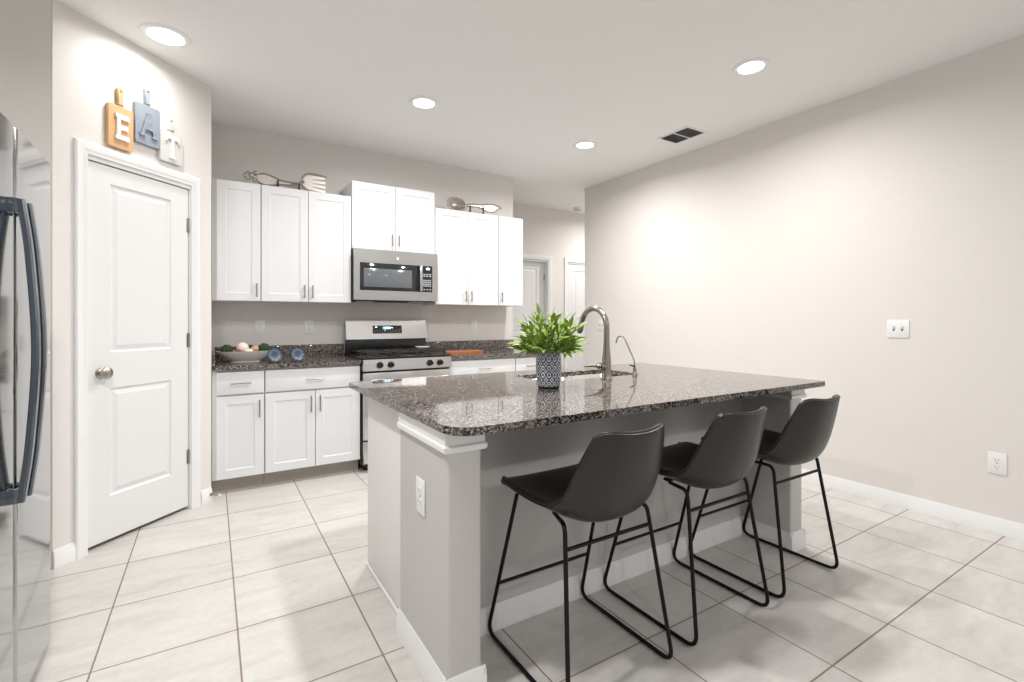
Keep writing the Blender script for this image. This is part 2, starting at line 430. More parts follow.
def casing(mb, x0, x1, z1, w=.062, t=.018):
    """moulded casing round an opening, front towards -y; x0,x1,z1 are the inner edges"""
    prof = [(0, 0), (0, -.008), (.008, -.012), (.02, -.012), (.028, -.017), (w-.006, -t), (w, -t+.005), (w, 0)]
    path = [(x0, 0, -1, 0), (x0, z1, -1, 1), (x1, z1, 1, 1), (x1, 0, 1, 0)]
    rings = [[mb.bm.verts.new((px + sx*d, y, pz + sz*d)) for d, y in prof] for px, pz, sx, sz in path]
    for a, b in zip(rings, rings[1:]):
        for i in range(len(prof)-1): mb.bm.faces.new((a[i], a[i+1], b[i+1], b[i]))
    mb.bm.faces.new(rings[0]); mb.bm.faces.new(rings[-1][::-1])
    return mb
def door(name, x0, x1, h, recess, hinge_side, knob, jamb_d=.11):
    d = struct(bpy.data.objects.new(name, None)); COL.objects.link(d)
    w = x1-x0
    casing(MB(), x0-.008, x1+.008, h+.028).build('door_casing', 'trim', d)
    j = MB()
    j.box(x0-.0195, x0-.0035, .0005, jamb_d-.001, 0.001, h+.018).box(x1+.0035, x1+.0195, .0005, jamb_d-.001, 0.001, h+.018).box(x0-.0035, x1+.0035, .0005, jamb_d-.001, h+.006, h+.0185)
    j.build('door_jamb', 'trim', d)
    m = .118 if w < .7 else .13
    cells = [(m, w-m, .235, .825), (m, w-m, 1.02, h-.115)]
    MB().panel_slab(w, h-.022, .035, cells, slope=.014, depth=.009, raise_=(.012, .03), x0=x0, z0=.022, yf=recess).build('door_slab', 'door', d, angle=6)
    hx = x1+.001 if hinge_side > 0 else x0-.001
    for z in (.34, 1.09, 1.83):
        hm = MB().cyl((hx, recess-.006, z-.045), (hx, recess-.006, z+.045), .0065, 10)
        hm.box(hx-.012, hx+.003, recess-.004, recess+.003, z-.044, z+.044)
        hm.build('hinge', 'nickel', d)
    if knob is not None:
        k = MB().lathe([(0, 0), (.030, 0), (.029, -.005), (.018, -.009), (.012, -.013), (.012, -.020), (.024, -.025), (.032, -.036), (.031, -.046), (.018, -.054), (0, -.056)], (knob, recess, .935), 24, axis='y')
        k.build('door_knob', 'nickel', d)
        MB().box(x0-.0034, x0-.0005, recess+.006, recess+.03, .90, .97).build('latch_plate', 'nickel', d)
    return d
at_pantry(door('door_1', -.772, -.168, 2.058, .012, 1, -.702))
o = door('door_2', 3.245, 4.035, 2.035, .075, 1, None); o.location = (0, YH, 0)
o = door('door_3', 4.405, 5.185, 2.035, .012, -1, None); o.location = (0, YH, 0)

struct(MB().box(-.665, -.125, 4.55, 4.67, 0, CEIL).box(-.785, -.665, 3.325, 4.67, 0, CEIL).build('wall_pantry_inside', 'wall'))

# spring door stop on the baseboard by the cabinets
t = thing('door_stop', 'small spring door stop on the baseboard left of the base cabinets', 'door stop', (-.012, 3.855, .045), PR)
MB().cyl((0, -.014, 0), (0, -.019, 0), .011, 16).build('mounting_disc', 'nickel', t)
sp = [(.005*math.cos(k*.9), -.019-k*.0012, .005*math.sin(k*.9)) for k in range(48)]
MB().tube(sp, .0014, 5).build('spring', 'nickel', t)
MB().cyl((0, -.0765, 0), (0, -.09, 0), .008, 14).build('rubber_tip', 'plate', t)

# ------------------------------------------------------------ ceiling lamps, vent, smoke detector
def lamp(x, y, label, r=.092, watts=None):
    t = thing('recessed_light', label, 'ceiling light', (x, y, CEIL), 0, 'recessed ceiling lights')
    MB().lathe([(r*.80, -.001), (r*.84, -.006), (r*1.06, -.009), (r*1.16, -.004), (r*1.17, 0), (r*.80, 0)], seg=40).build('trim_ring', 'trim', t)
    MB().lathe([(0, -.004), (r*.78, -.004), (r*.80, -.0005), (0, -.0005)], seg=36).build('lens', 'lens', t)
    ld = bpy.data.lights.new('downlight', 'AREA'); ld.shape = 'DISK'; ld.size = r*1.5; ld.energy = watts or LAMP_W; ld.color = (1, .98, .955)
    ld.spread = math.radians(165)
    lo = bpy.data.objects.new('downlight', ld); COL.objects.link(lo); lo.parent = t; lo.location = (0, 0, -.012)
    return t
lamp(-.214, 3.303, 'large round ceiling light close to the pantry wall', .105, watts=LAMP_W*.20)
lamp(1.315, 3.332, 'round ceiling light above the range and upper cabinets, left of centre', watts=LAMP_W*.9)
lamp(2.866, 3.364, 'round ceiling light nearest the hallway opening')
lamp(2.863, 1.78, 'round ceiling light nearest the right wall, above the far end of the island', watts=LAMP_W*.72)
lamp(1.31, 1.78, 'round ceiling light above the island beside the vase')
lamp(1.0, -1.7, 'round ceiling light behind the bar stools', watts=LAMP_W*.75)
lamp(2.9, -1.7, 'round ceiling light behind the stools by the right wall', watts=LAMP_W*.75)
lamp(-.3, 1.3, 'round ceiling light in front of the refrigerator', watts=LAMP_W*1.35)
lamp(4.95, 4.75, 'round ceiling light round the corner in the hallway')

t = thing('ceiling_vent', 'dark louvred air vent in a white ceiling, near the right wall', 'air vent', (3.415, 2.75, CEIL))
MB().plate(rrect(-.125, .125, -.16, .16, .006), -.006, -.0005, [rrect(-.105, .105, -.143, -.006, .002, 2), rrect(-.105, .105, .006, .143, .002, 2)]).build('vent_frame', 'trim', t)
MB().box(-.115, .115, -.15, .15, -.003, -.0008).build('backing', 'vent', t)
for sgn in (-1, 1):
    for k in range(7):
        y = sgn*(.016 + k*.0195)
        b = MB().box(-.105, .105, -.008, .008, -.0006, .0006)
        b.xform(Matrix.Translation((0, y, -.0065)) @ Matrix.Rotation(.5, 4, 'X'))
        b.build('louvre', 'ventblade', t)
t = thing('smoke_detector', 'small round smoke detector on the hallway ceiling', 'smoke detector', (4.38, 5.3, CEIL))
MB().lathe([(0, -.034), (.03, -.034), (.05, -.028), (.06, -.012), (.062, 0), (0, 0)], seg=32).build('body', 'plate', t)
MB().lathe([(.036, -.0338), (.038, -.036), (.042, -.036), (.044, -.032), (.036, -.03)], seg=32).build('grille_ring', 'slot', t)

# ------------------------------------------------------------ wall plates
def wall_plate(label, loc, rz, kind, w=.074, h=.118, group=None):
    nm = {'outlet': 'power_outlet', 'switch': 'light_switch', 'blank': 'wall_plate'}[kind]
    t = thing(nm, label, 'outlet' if kind == 'outlet' else 'switch', loc, rz, group)
    MB().box(-w/2, w/2, -.0065, -.0005, -h/2, h/2, .002).build('cover_plate', 'plate', t)
    if kind == 'outlet':
        for dz in (-.0195, .0195):
            r = MB().plate(rrect(-.0165, .0165, dz-.0135, dz+.0135, .008, 5), -.0085, -.006, plane='xz').build('receptacle', 'plate', t)
            sl = MB().box(-.0085, -.0060, -.0089, -.008, dz-.002, dz+.007).box(.0060, .0085, -.0089, -.008, dz-.001, dz+.006).cyl((0, -.0089, dz-.0075), (0, -.008, dz-.0075), .0024, 10)
            sl.build('slots', 'slot', r)
        MB().cyl((0, -.0078, 0), (0, -.006, 0), .003, 10).build('screw', 'nickel', t)
    else:
        xs = (-.023, .023) if w > .1 else (0,)
        for x in xs:
            MB().box(x-.0055, x+.0055, -.0075, -.006, -.013, .013, .0006).build('toggle_slot', 'slot', t)
            MB().frust(0, .02, (x-.0045, x+.0045, -.010, -.006), (x-.004, x+.004, -.019, -.013)).build('toggle', 'plate', t)
    return t
wall_plate('white double light switch plate on the right wall at shoulder height', (XR, 1.357, 1.162), -PI/2, 'switch', .122)
wall_plate('white power outlet low on the right wall above the baseboard', (XR, .887, .40), -PI/2, 'outlet', .08, .122)
wall_plate('white double light switch plate on the right wall behind the faucet', (XR, 4.195, 1.163), -PI/2, 'switch', .122)
wall_plate('white outlet on the backsplash wall above the fruit bowl', (.346, YB, 1.161), 0, 'outlet')
wall_plate('white outlet on the backsplash wall just left of the range', (.728, YB, 1.160), 0, 'outlet')
wall_plate('white outlet on the backsplash wall right of the range', (2.355, YB, 1.157), 0, 'outlet')
wall_plate('white outlet on the side of the island half wall', (.622, 1.598, .607), -PI/2, 'outlet', .078, .122)

# ------------------------------------------------------------ cabinets
def pull(parent, x, z, vertical=True, L=.105, y=-.02):
    """bar pull with two posts standing off the face at y"""
    m = MB(); o = -.026
    if vertical:
        m.cyl((x, y+o, z-L/2), (x, y+o, z+L/2), .0052, 12)
        for s in (-1, 1): m.cyl((x, y+.001, z+s*L*.33), (x, y+o, z+s*L*.33), .0038, 8)
    else:
        m.cyl((x-L/2, y+o, z), (x+L/2, y+o, z), .0052, 12)
        for s in (-1, 1): m.cyl((x+s*L*.33, y+.001, z), (x+s*L*.33, y+o, z), .0038, 8)
    return m.build('handle', 'nickel', parent)
def shaker(parent, name, x0, x1, z0, z1, rail=.058, t=.019):
    w, h = x1-x0, z1-z0
    return MB().panel_slab(w, h, t, [(rail, w-rail, rail, h-rail)], slope=.010, depth=.0055, x0=x0, z0=z0, yf=-t-.001).build(name, 'cab', parent, angle=10)
def flat_front(parent, name, x0, x1, z0, z1, t=.019):
    return MB().box(x0, x1, -t-.001, -.001, z0, z1, .0015).build(name, 'cab', parent)
def upper_cabinet(label, x0, x1, z0, z1, doors, yf=4.24, group='white upper cabinets', fill=0):
    """doors = [(dx0, dx1, handle side)] local x"""
    t = thing('upper_cabinet', label, 'cabinet', (x0, yf, z0), 0, group)
    w, h = x1-x0, z1-z0
    MB().box(0, w, 0, YB-.002-yf, 0, h, .001).build('carcass', 'cab', t)
    for a, b, side in doors:
        d = shaker(t, 'door', a, b, .004, h-.004)
        pull(d, (b-.028) if side > 0 else (a+.028), .085 if h > .7 else .095)
    return t
upper_cabinet('single-door white upper cabinet in the left corner beside the pantry wall', .003, .327, 1.365, 2.275, [(.03, .322, 1)])
upper_cabinet('two-door white upper cabinet between the corner cabinet and the microwave', .329, 1.012, 1.365, 2.275, [(.003, .339, 1), (.344, .680, -1)])
upper_cabinet('short raised white two-door cabinet directly above the microwave', 1.015, 1.774, 1.832, 2.412, [(.004, .377, 1), (.382, .755, -1)])
upper_cabinet('two-door white upper cabinet right of the microwave under the silver spoon', 1.777, 2.460, 1.365, 2.275, [(.003, .339, 1), (.344, .680, -1)])
upper_cabinet('single-door white upper cabinet at the right end by the hallway', 2.462, 2.757, 1.365, 2.275, [(.004, .291, -1)])

def base_cabinet(label, x0, x1, doors, yf=3.955, drawer_handle=True, kick_l=0):
    t = thing('base_cabinet', label, 'cabinet', (x0, yf, 0), 0, 'white base cabinets')
    w = x1-x0; D = YB-.002-yf
    MB().box(0, w, 0, D, .1, .868, .001).build('carcass', 'cab', t)
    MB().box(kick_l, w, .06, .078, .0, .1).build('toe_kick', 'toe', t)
    a, b = doors[0][0], doors[-1][1]
    dr = flat_front(t, 'drawer', a, b, .695, .853)
    pull(dr, (a+b)/2, .772, False, .13)
    for a, b, side in doors:
        d = shaker(t, 'door', a, b, .106, .683)
        pull(d, (b-.03) if side > 0 else (a+.03), .585, True, .125)
    return t
base_cabinet('narrow white base cabinet with one door in the left corner', .003, .329, [(.027, .322, 1)])
base_cabinet('wide white two-door base cabinet just left of the range', .331, 1.015, [(.004, .342, 1), (.347, .680, -1)])
base_cabinet('wide white base cabinet right of the range behind the island', 1.79, 2.484, [(.004, .345, 1), (.350, .690, -1)])
base_cabinet('narrow white base cabinet at the hallway end behind the potted plant', 2.486, 2.835, [(.004, .345, -1)])

# perimeter worktops
t = thing('countertop', 'speckled granite worktop left of the range with the fruit bowl', 'countertop', (0, 0, 0), 0, 'granite worktops')
MB().plate(rrect(.022, 1.017, 3.912, 4.529, [.0, .004, 0, 0]), .870, .900).build('slab', 'granite', t)
MB().box(.022, 1.018, 4.5295, 4.549, .870, 1.005, .002).build('backsplash', 'granite', t)
MB().box(.002, .0215, 3.93, 4.549, .870, 1.005, .002).build('side_splash', 'granite', t)
t = thing('countertop', 'speckled granite worktop right of the range with the wooden board', 'countertop', (0, 0, 0), 0, 'granite worktops')
MB().plate(rrect(1.787, 2.845, 3.912, 4.529, .003, 2), .870, .900).build('slab', 'granite', t)
MB().box(1.787, 2.838, 4.5295, 4.549, .870, 1.005, .002).build('backsplash', 'granite', t)

# ------------------------------------------------------------ range
t = thing('range', 'stainless steel gas range between the white base cabinets', 'range', (1.022, 3.87, 0))
w = .760
MB().box(0, w, .05, .66, .05, .905, .003).build('body', 'black', t)
for x in (.05, w-.05):
    for y in (.12, .6): MB().cyl((x, y, 0), (x, y, .055), .018, 12).build('foot', 'black', t)
od = MB().box(.004, w-.004, .012, .0495, .26, .795, .006).build('oven_door', 'steel', t)
MB().box(.13, w-.13, .008, .0125, .36, .66, .002).build('oven_window', 'glass', od)
hd = MB().tube([(.05, -.035, .735), (w-.05, -.035, .735)], .013, 14)
for x in (.08, w-.08): hd.box(x-.012, x+.012, -.035, .013, .722, .748, .003)
hd.build('handle', 'steel', od)
MB().box(.004, w-.004, .014, .0495, .07, .25, .006).build('storage_drawer', 'steel', t)
cp = MB().frust(.812, .902, (.0, w, -.004, .049), (.0, w, .010, .049)).build('control_panel', 'steel', t)
for x in (.131, .222, .560, .652):
    k = MB().lathe([(0, -.034), (.017, -.034), (.020, -.030), (.022, -.008), (.026, -.004), (.026, .004), (0, .004)], (x, 0, .857), 24, axis='y')
    k.box(x-.004, x+.004, -.04, -.033, .838, .876, .001)
    k.build('knob', 'black', cp)
MB().box(-.003, w+.003, .008, .655, .9055, .921, .005).build('cooktop', 'black', t)
for i in range(3):      # cast-iron grates
    x0, x1 = .03 + i*.236, .258 + i*.236
    g = MB()
    for y in (.06, .33, .60): g.box(x0, x1, y-.006, y+.006, .942, .955, .002)
    for x in (x0+.006, (x0+x1)/2, x1-.006): g.box(x-.006, x+.006, .054, .606, .942, .955, .002)
    for y in (.195, .465):
        g.box(x0+.03, x1-.03, y-.005, y+.005, .944, .957, .002)
    for x in (x0+.008, x1-.008):
        for y in (.062, .598): g.box(x-.006, x+.006, y-.006, y+.006, .9215, .943)
    g.build('grate', 'iron', t)
for x, y in ((.145, .19), (.145, .47), (.615, .19), (.615, .47), (.38, .33)):
    MB().lathe([(0, .938), (.030, .938), (.034, .932), (.036, .926), (.046, .922), (0, .9215)], (x, y, 0), 24).build('burner', 'iron', t)
MB().box(.005, w-.005, .585, .655, .9215, 1.045, .003).build('backguard', 'black', t)
bp = MB().frust(1.045, 1.215, (0, w, .568, .657), (0, w, .598, .657)).build('back_panel', 'steel', t)
dm = Matrix.Translation((.375, .5825, 1.132)) @ Matrix.Rotation(-math.atan2(.03, .17), 4, 'X')
dp = MB().box(-.138, .138, -.003, .002, -.037, .037, .001).xform(dm).build('display', 'glass', bp)
MB().box(-.045, .03, -.0042, -.0028, .002, .026).xform(dm).build('clock_screen', 'display', bp)
dg = MB()
for i, x in enumerate((-.026, -.012, .006, .018)):
    dg.box(x, x+.008, -.0052, -.004, .007, .021)
dg.xform(dm).build('clock_digits', 'ledtext', bp)
bt = MB()
for r in range(2):
    for c in range(11):
        if r and 3 < c < 7: continue
        bt.box(-.125+c*.0235, -.117+c*.0235, -.0042, -.0028, -.026+r*.018, -.022+r*.018)
bt.xform(dm).build('buttons', 'button', bp)

# ------------------------------------------------------------ microwave
t = thing('microwave', 'stainless over-the-range microwave under the short cabinet', 'microwave', (1.019, 4.15, 1.392))
w, h = .752, .434
MB().box(0, w, .03, .398, .0, h, .003).build('body', 'blackplastic', t)
MB().box(.03, w-.03, .04, .38, -.008, 0.0005, .002).build('underside_panel', 'iron', t)
for x in (.13, .60): MB().box(x-.07, x+.07, .12, .2, -.0105, -.0075, .001).build('task_light_cover', 'plate', t)
MB().plate(rrect(0, w, 0, h, .006, 3), 0, .0295, plane='xz', holes=[rrect(.047, .700, .082, .318, .003, 2)]).build('front_frame', 'steel', t)
md = MB().box(.048, .560, -.003, .029, .083, .317, .004).build('door_glass', 'glass', t)
MB().box(.078, .505, -.0045, -.0025, .112, .272, .003).build('window', 'winglass', md)
hm = MB().box(.566, .592, -.042, -.022, .086, .314, .006)
hm.box(.570, .588, -.022, .02, .092, .118, .002).box(.570, .588, -.022, .02, .282, .308, .002)
hm.build('handle', 'steel', md)
cpn = MB().box(.598, .699, -.003, .029, .083, .317, .003).build('control_panel', 'glass', t)
MB().box(.640, .672, -.0045, -.0028, .285, .298).build('clock_digits', 'ledtext', cpn)
kb = MB()
for r in range(4):
    for c in range(4): kb.box(.612+c*.020, .624+c*.020, -.0045, -.0028, .132+r*.0165, .142+r*.0165)
for c in range(3): kb.box(.612+c*.028, .630+c*.028, -.0045, -.0028, .222, .230).box(.612+c*.028, .630+c*.028, -.0045, -.0028, .238, .246).box(.614+c*.028, .628+c*.028, -.0045, -.0028, .100, .108)
kb.build('keypad', 'button', cpn)
lg = MB().lathe([(0, -.0012), (.011, -.0012), (.012, 0), (0, 0)], (w/2, 0, .368), 24, axis='y').build('round_badge', 'plate', t)

# ------------------------------------------------------------ decor above the cabinets
def flatpiece(pts, y0, th): return MB().plate(pts, y0, y0+th, plane='xz')
t = thing('decorative_fork', 'oversized silver fork on its side above the left upper cabinets', 'decoration', (0, 4.38, 2.275))
def zz(x, z): return (x, 0, z-2.275)
hb = MB()     # ornate openwork handle end
hb.tube([zz(*p) for p in spline([(.50, 2.352, 0), (.44, 2.372, 0), (.385, 2.40, 0), (.335, 2.398, 0), (.318, 2.372, 0)], 24) and [(v.x, v.y) for v in spline([(.60, 2.360, 0), (.50, 2.362, 0), (.43, 2.385, 0), (.37, 2.402, 0), (.325, 2.392, 0)], 24)]], .0085, 8)
hb.tube([zz(v.x, v.y) for v in spline([(.60, 2.340, 0), (.50, 2.334, 0), (.43, 2.318, 0), (.37, 2.312, 0), (.318, 2.330, 0)], 24)], .0085, 8)
hb.build('handle_outline', 'pewter', t)
ins = MB().plate([(x, z-2.275) for x, z in [(.58, 2.342), (.50, 2.338), (.43, 2.322), (.37, 2.316), (.325, 2.332), (.318, 2.362), (.33, 2.388), (.37, 2.396), (.43, 2.380), (.50, 2.358), (.58, 2.356)]], -.003, .003, plane='xz')
ins.build('handle_inlay', 'pewter_light', t)
sc = MB()
for cx, cz, r, a0, a1 in ((.275, 2.375, .026, 0, 5.2), (.298, 2.345, .020, 2, 7.5), (.303, 2.398, .018, 1, 6.0), (.25, 2.352, .020, 2.4, 7), (.245, 2.388, .017, -1, 4), (.228, 2.37, .014, 1, 6)):
    sc.tube([zz(cx + r*(1-.5*k/16)*math.cos(a0+(a1-a0)*k/16), cz + r*(1-.5*k/16)*math.sin(a0+(a1-a0)*k/16)) for k in range(17)], .0055, 6)
sc.build('scrollwork', 'pewter', t)
nk = MB()
for zc in (2.362, 2.334):
    nk.tube([zz(.50 + k*.0075, zc + .007*math.sin(k*1.5)) for k in range(17)], .0055, 6)
nk.tube([zz(.56, 2.345), zz(.60, 2.348), zz(.63, 2.365), zz(.66, 2.383)], [.008, .010, .012, .016], 8)
nk.build('neck', 'pewter', t)
hd = MB()
hd.tube([zz(v.x, v.y) for v in spline([(.84, 2.445, 0), (.76, 2.455, 0), (.69, 2.452, 0), (.655, 2.42, 0), (.648, 2.38, 0), (.66, 2.34, 0), (.70, 2.315, 0), (.77, 2.302, 0), (.84, 2.30, 0)], 40)], .0095, 10)
hd.build('head_outline', 'pewter', t)
tn = MB().plate([(x, z-2.275) for x, z in [(.66, 2.345), (.70, 2.322), (.83, 2.308), (.832, 2.328), (.73, 2.343), (.73, 2.350), (.832, 2.346), (.832, 2.365), (.73, 2.374), (.73, 2.381), (.832, 2.383), (.832, 2.404), (.73, 2.404), (.73, 2.411), (.83, 2.424), (.83, 2.440), (.70, 2.446), (.662, 2.42), (.652, 2.38)]], -.004, .004, plane='xz')
tn.build('tines', 'pewter_light', t)
for x in (.462, .622): MB().box(x-.006, x+.006, -.03, .03, .0, .014, .001).box(x-.007, x+.007, -.024, -.011, .0, .082, .001).build('stand_foot', 'blackplastic', t)

t = thing('decorative_spoon', 'oversized silver spoon on its side above the right upper cabinets', 'decoration', (0, 4.38, 2.275))
sb = MB()       # bowl of the spoon: dished ellipse facing the room
import math as _m
rings = []
for i in range(9):
    q = i/8
    rings.append([sb.bm.verts.new((2.08 + .112*q*_m.cos(a), .034*(1-q*q), 2.372-2.275 + .066*q*_m.sin(a)*(1-.12*_m.cos(a)))) for a in [2*PI*k/36 for k in range(36)]] if i else [sb.bm.verts.new((2.08, .034, 2.372-2.275))])
for k in range(36):
    q = (k+1) % 36
    sb.bm.faces.new((rings[0][0], rings[1][k], rings[1][q]))
    for i in range(1, 8): sb.bm.faces.new((rings[i][k], rings[i+1][k], rings[i+1][q], rings[i][q]))
so = sb.build('spoon_bowl', 'pewter', t)
sm = so.modifiers.new('thickness', 'SOLIDIFY'); sm.thickness = .006
rm = MB().tube([(2.08 + .112*_m.cos(a), 0, 2.372-2.275 + .066*_m.sin(a)*(1-.12*_m.cos(a))) for a in [2*PI*k/40 for k in range(41)]], .0045, 8).build('rim', 'pewter', t)
hs = MB()
hs.tube([zz(v.x, v.y) for v in spline([(2.185, 2.382, 0), (2.24, 2.39, 0), (2.30, 2.396, 0), (2.36, 2.398, 0), (2.43, 2.414, 0), (2.50, 2.418, 0), (2.56, 2.405, 0), (2.588, 2.385, 0)], 30)], .0085, 8)
hs.tube([zz(v.x, v.y) for v in spline([(2.185, 2.366, 0), (2.24, 2.368, 0), (2.31, 2.372, 0), (2.38, 2.352, 0), (2.44, 2.338, 0), (2.50, 2.345, 0), (2.535, 2.368, 0), (2.56, 2.39, 0)], 30)], .007, 8)
hs.build('handle_outline', 'pewter', t)
MB().plate([(x, z-2.275) for x, z in [(2.19, 2.368), (2.31, 2.374), (2.38, 2.354), (2.44, 2.34), (2.50, 2.347), (2.56, 2.39), (2.50, 2.416), (2.43, 2.412), (2.36, 2.396), (2.19, 2.382)]], -.003, .003, plane='xz').build('handle_inlay', 'pewter_light', t)
for x in (2.215, 2.365): MB().box(x-.007, x+.007, -.03, .03, 0, .014, .001).box(x-.008, x+.008, -.024, -.011, 0, .098, .001).build('stand_foot', 'blackplastic', t)

# ------------------------------------------------------------ letter boards over the pantry door
def paddle(name_label, x0, x1, z0, z1, handle_h, m, letter, lm, y=-.003, hw=.032, th=.02):
    t = at_pantry(thing('letter_board', name_label, 'wall decoration', (0, 0, 0), 0, 'letter boards spelling a word'))
    cx = (x0+x1)/2
    r = .012
    out = rrect(x0, x1, z0, z1, r, 4)
    # add the handle between the two top corners
    i = 2*(4+1)+0
    top_r = out[:i+5]; rest = out[i+5:]
    hr = rrect(cx-hw*.5, cx+hw*.5, z1-.001, z1+handle_h, [0, 0, hw*.45, hw*.45], 5)
    hs = [(cx+hw*.36, z1), (cx+hw*.36, z1+handle_h*.3)] + [p for p in hr if p[1] > z1+handle_h*.3][0:] + [(cx-hw*.36, z1+handle_h*.3), (cx-hw*.36, z1)]
    hole = [(cx+.006*math.cos(a), z1+handle_h*.80+.006*math.sin(a)) for a in [2*PI*k/10 for k in range(10)]]
    MB().plate(top_r + hs + rest, y-th, y, holes=[hole], plane='xz').build('board', m, t)
    lb = MB()
    for q in letter: lb.plate([(cx+a, (z0+z1)/2+b) for a, b in q], y-th-.010, y-th+.0005, plane='xz')
    lb.build('letter', lm, t)
    return t, cx
def R(x0, x1, z0, z1): return [(x0, z0), (x1, z0), (x1, z1), (x0, z1)]
E_ = [[(-.036, -.07), (.04, -.07), (.04, -.044), (-.010, -.044), (-.010, -.014), (.032, -.014), (.032, .012), (-.010, .012), (-.010, .044), (.04, .044), (.04, .07), (-.036, .07), (-.036, .05), (-.028, .05), (-.028, -.05), (-.036, -.05)]]
A_ = [[(-.052, -.07), (-.024, -.07), (-.016, -.04), (.016, -.04), (.024, -.07), (.052, -.07), (.014, .065), (-.014, .065)]]
A_ = [[(-.054, -.07), (-.020, -.07), (-.020, -.058), (-.028, -.058), (-.021, -.030), (.021, -.030), (.028, -.058), (.020, -.058), (.020, -.07), (.054, -.07), (.054, -.058), (.046, -.058), (.012, .066), (-.012, .066), (-.046, -.058), (-.054, -.058)]]
T_ = [[(-.018, -.07), (.018, -.07), (.018, -.058), (.009, -.058), (.009, .046), (.036, .046), (.036, .030), (.046, .030), (.046, .066), (-.046, .066), (-.046, .030), (-.036, .030), (-.036, .046), (-.009, .046), (-.009, -.058), (-.018, -.058)]]
paddle('light wooden paddle board with a white letter E', -.689, -.553, 2.166, 2.398, .105, 'lightwood', E_, 'letterw')
paddle('grey-blue paddle board with a letter A, middle of the three boards', -.541, -.392, 2.240, 2.470, .10, 'greyboard', A_, 'letterg')
paddle('whitewashed paddle board with a letter T, right of the grey board', -.389, -.240, 2.185, 2.372, .085, 'whiteboard', T_, 'letterw')
# twine bows at the handles belong to each board
for o_ in [q for q in bpy.data.objects if q.name.startswith('letter_board')]:
    k = ['E' in o_['label'], 'letter A' in o_['label'], 'letter T' in o_['label']].index(True) if True else 0
    cx, zt = ((-.621, 2.398), (-.4665, 2.470), (-.3145, 2.372))[k]
    MB().tube([(cx+.016*math.cos(a), -.013+.0145*math.sin(a)*.9, zt+.010) for a in [2*PI*j/20 for j in range(21)]], .003, 6).build('twine', 'rope' if k != 2 else 'rope', o_)

# ------------------------------------------------------------ refrigerator
t = thing('refrigerator', 'stainless steel side-by-side refrigerator at the left edge', 'refrigerator', (-.5, 1.5, 0))
MB().box(-.82, -.062, .0, .955, .03, 1.78, .004).build('body', 'fridge_side', t)
MB().box(-.78, -.07, .02, .90, 0, .0295).build('base_grille', 'blackplastic', t)
def fdoor(y0, y1, far):
    n = 20; prof = []
    for k in range(n+1):
        q = k/n; y = y0 + (y1-y0)*q
        x = -.010*((y-.49)/.45)**2 - .0
        prof.append((x, y))
    rr = .018
    # round both vertical ends of the door
    def arc(y, x, s): return [(x - rr + rr*math.cos(a), y + s*(rr*math.sin(a)-rr)) for a in [PI/2*j/6 for j in range(7)]]
    lo = arc(y0, prof[1][0], -1)[::-1]; hi = arc(y1, prof[-2][0], 1)
    mid = [p for p in prof if y0+rr < p[1] < y1-rr]
    out = lo + mid + hi + [(-.060, y1), (-.060, y0)]
    return MB().plate(out, .045, 1.80)
for y0, y1 in ((.0, .517), (.523, .955)):
    d = fdoor(y0, y1, 0).build('door', 'fridge', t, angle=30)
    yh = .517-.042 if y0 == 0 else .523+.018
    hp = [(-.002, yh, 1.545), (.026, yh, 1.56), (.034, yh, 1.50), (.053, yh, 1.33), (.062, yh, 1.13), (.053, yh, .93), (.034, yh, .76), (.026, yh, .70), (-.002, yh, .715)]
    bar = MB()
    pts = spline([(.024, yh, 1.575), (.043, yh, 1.40), (.056, yh, 1.13), (.043, yh, .86), (.024, yh, .685)], 28)
    pr = []
    for i, p in enumerate(pts):
        tt = (pts[min(i+1, len(pts)-1)] - pts[max(i-1, 0)]).normalized(); nrm = Vector((tt.z, 0, -tt.x)) * (-1 if tt.z < 0 else 1)
        a, b = nrm*.009, Vector((0, .0145, 0))
        pr.append([bar.bm.verts.new(p + q) for q in (a+b*.6, a*.5+b, -a*.6+b, -a-b*0+b*.6, -a-b*.6, -a*.6-b, a*.5-b, a-b*.6)])
    for A, B in zip(pr, pr[1:]):
        for j in range(8): bar.bm.faces.new((A[j], A[(j+1) % 8], B[(j+1) % 8], B[j]))
    bar.bm.faces.new(pr[0]); bar.bm.faces.new(pr[-1][::-1])
    bar.box(-.006, .022, yh-.013, yh+.013, 1.535, 1.578, .003).box(-.006, .022, yh-.013, yh+.013, .682, .725, .003)
    bar.build('handle', 'fhandle', d, angle=30)

# ------------------------------------------------------------ island
# half wall with two wing columns: part of the room's construction
pony = MB().box(.7455, 2.584, 1.66, 1.82, 0, .8735).plate(rrect(.622, .745, 1.386, 1.82, [.014, .010, 0, 0], 5), 0, .8735).plate(rrect(2.5845, 2.70, 1.386, 1.82, [.010, .014, 0, 0], 5), 0, .8735)
isl = thing('kitchen_island', 'kitchen island with grey half wall and granite top', 'kitchen island', (0, 0, 0))
pony.build('half_wall', 'pony', isl)
bb = MB()
def bb_run(p0, p1, h=.1, t=.013):
    """baseboard run; outside face lies to the right of the direction p0->p1"""
    a, b = Vector((*p0, 0)), Vector((*p1, 0)); d = (b-a).normalized(); L = (b-a).length
    m = MB(); base_profile(m, -t*.98, L+t*.98, 0, h, t)
    m.xform(Matrix.Translation(a) @ Matrix.Rotation(math.atan2(d.y, d.x), 4, 'Z'))
    tmp = bpy.data.meshes.new('tmp'); m.bm.to_mesh(tmp); m.bm.free(); bb.bm.from_mesh(tmp); bpy.data.meshes.remove(tmp)
bb_run((.622, 1.82), (.622, 1.386)); bb_run((.622, 1.386), (.745, 1.386)); bb_run((.745, 1.386), (.745, 1.645))
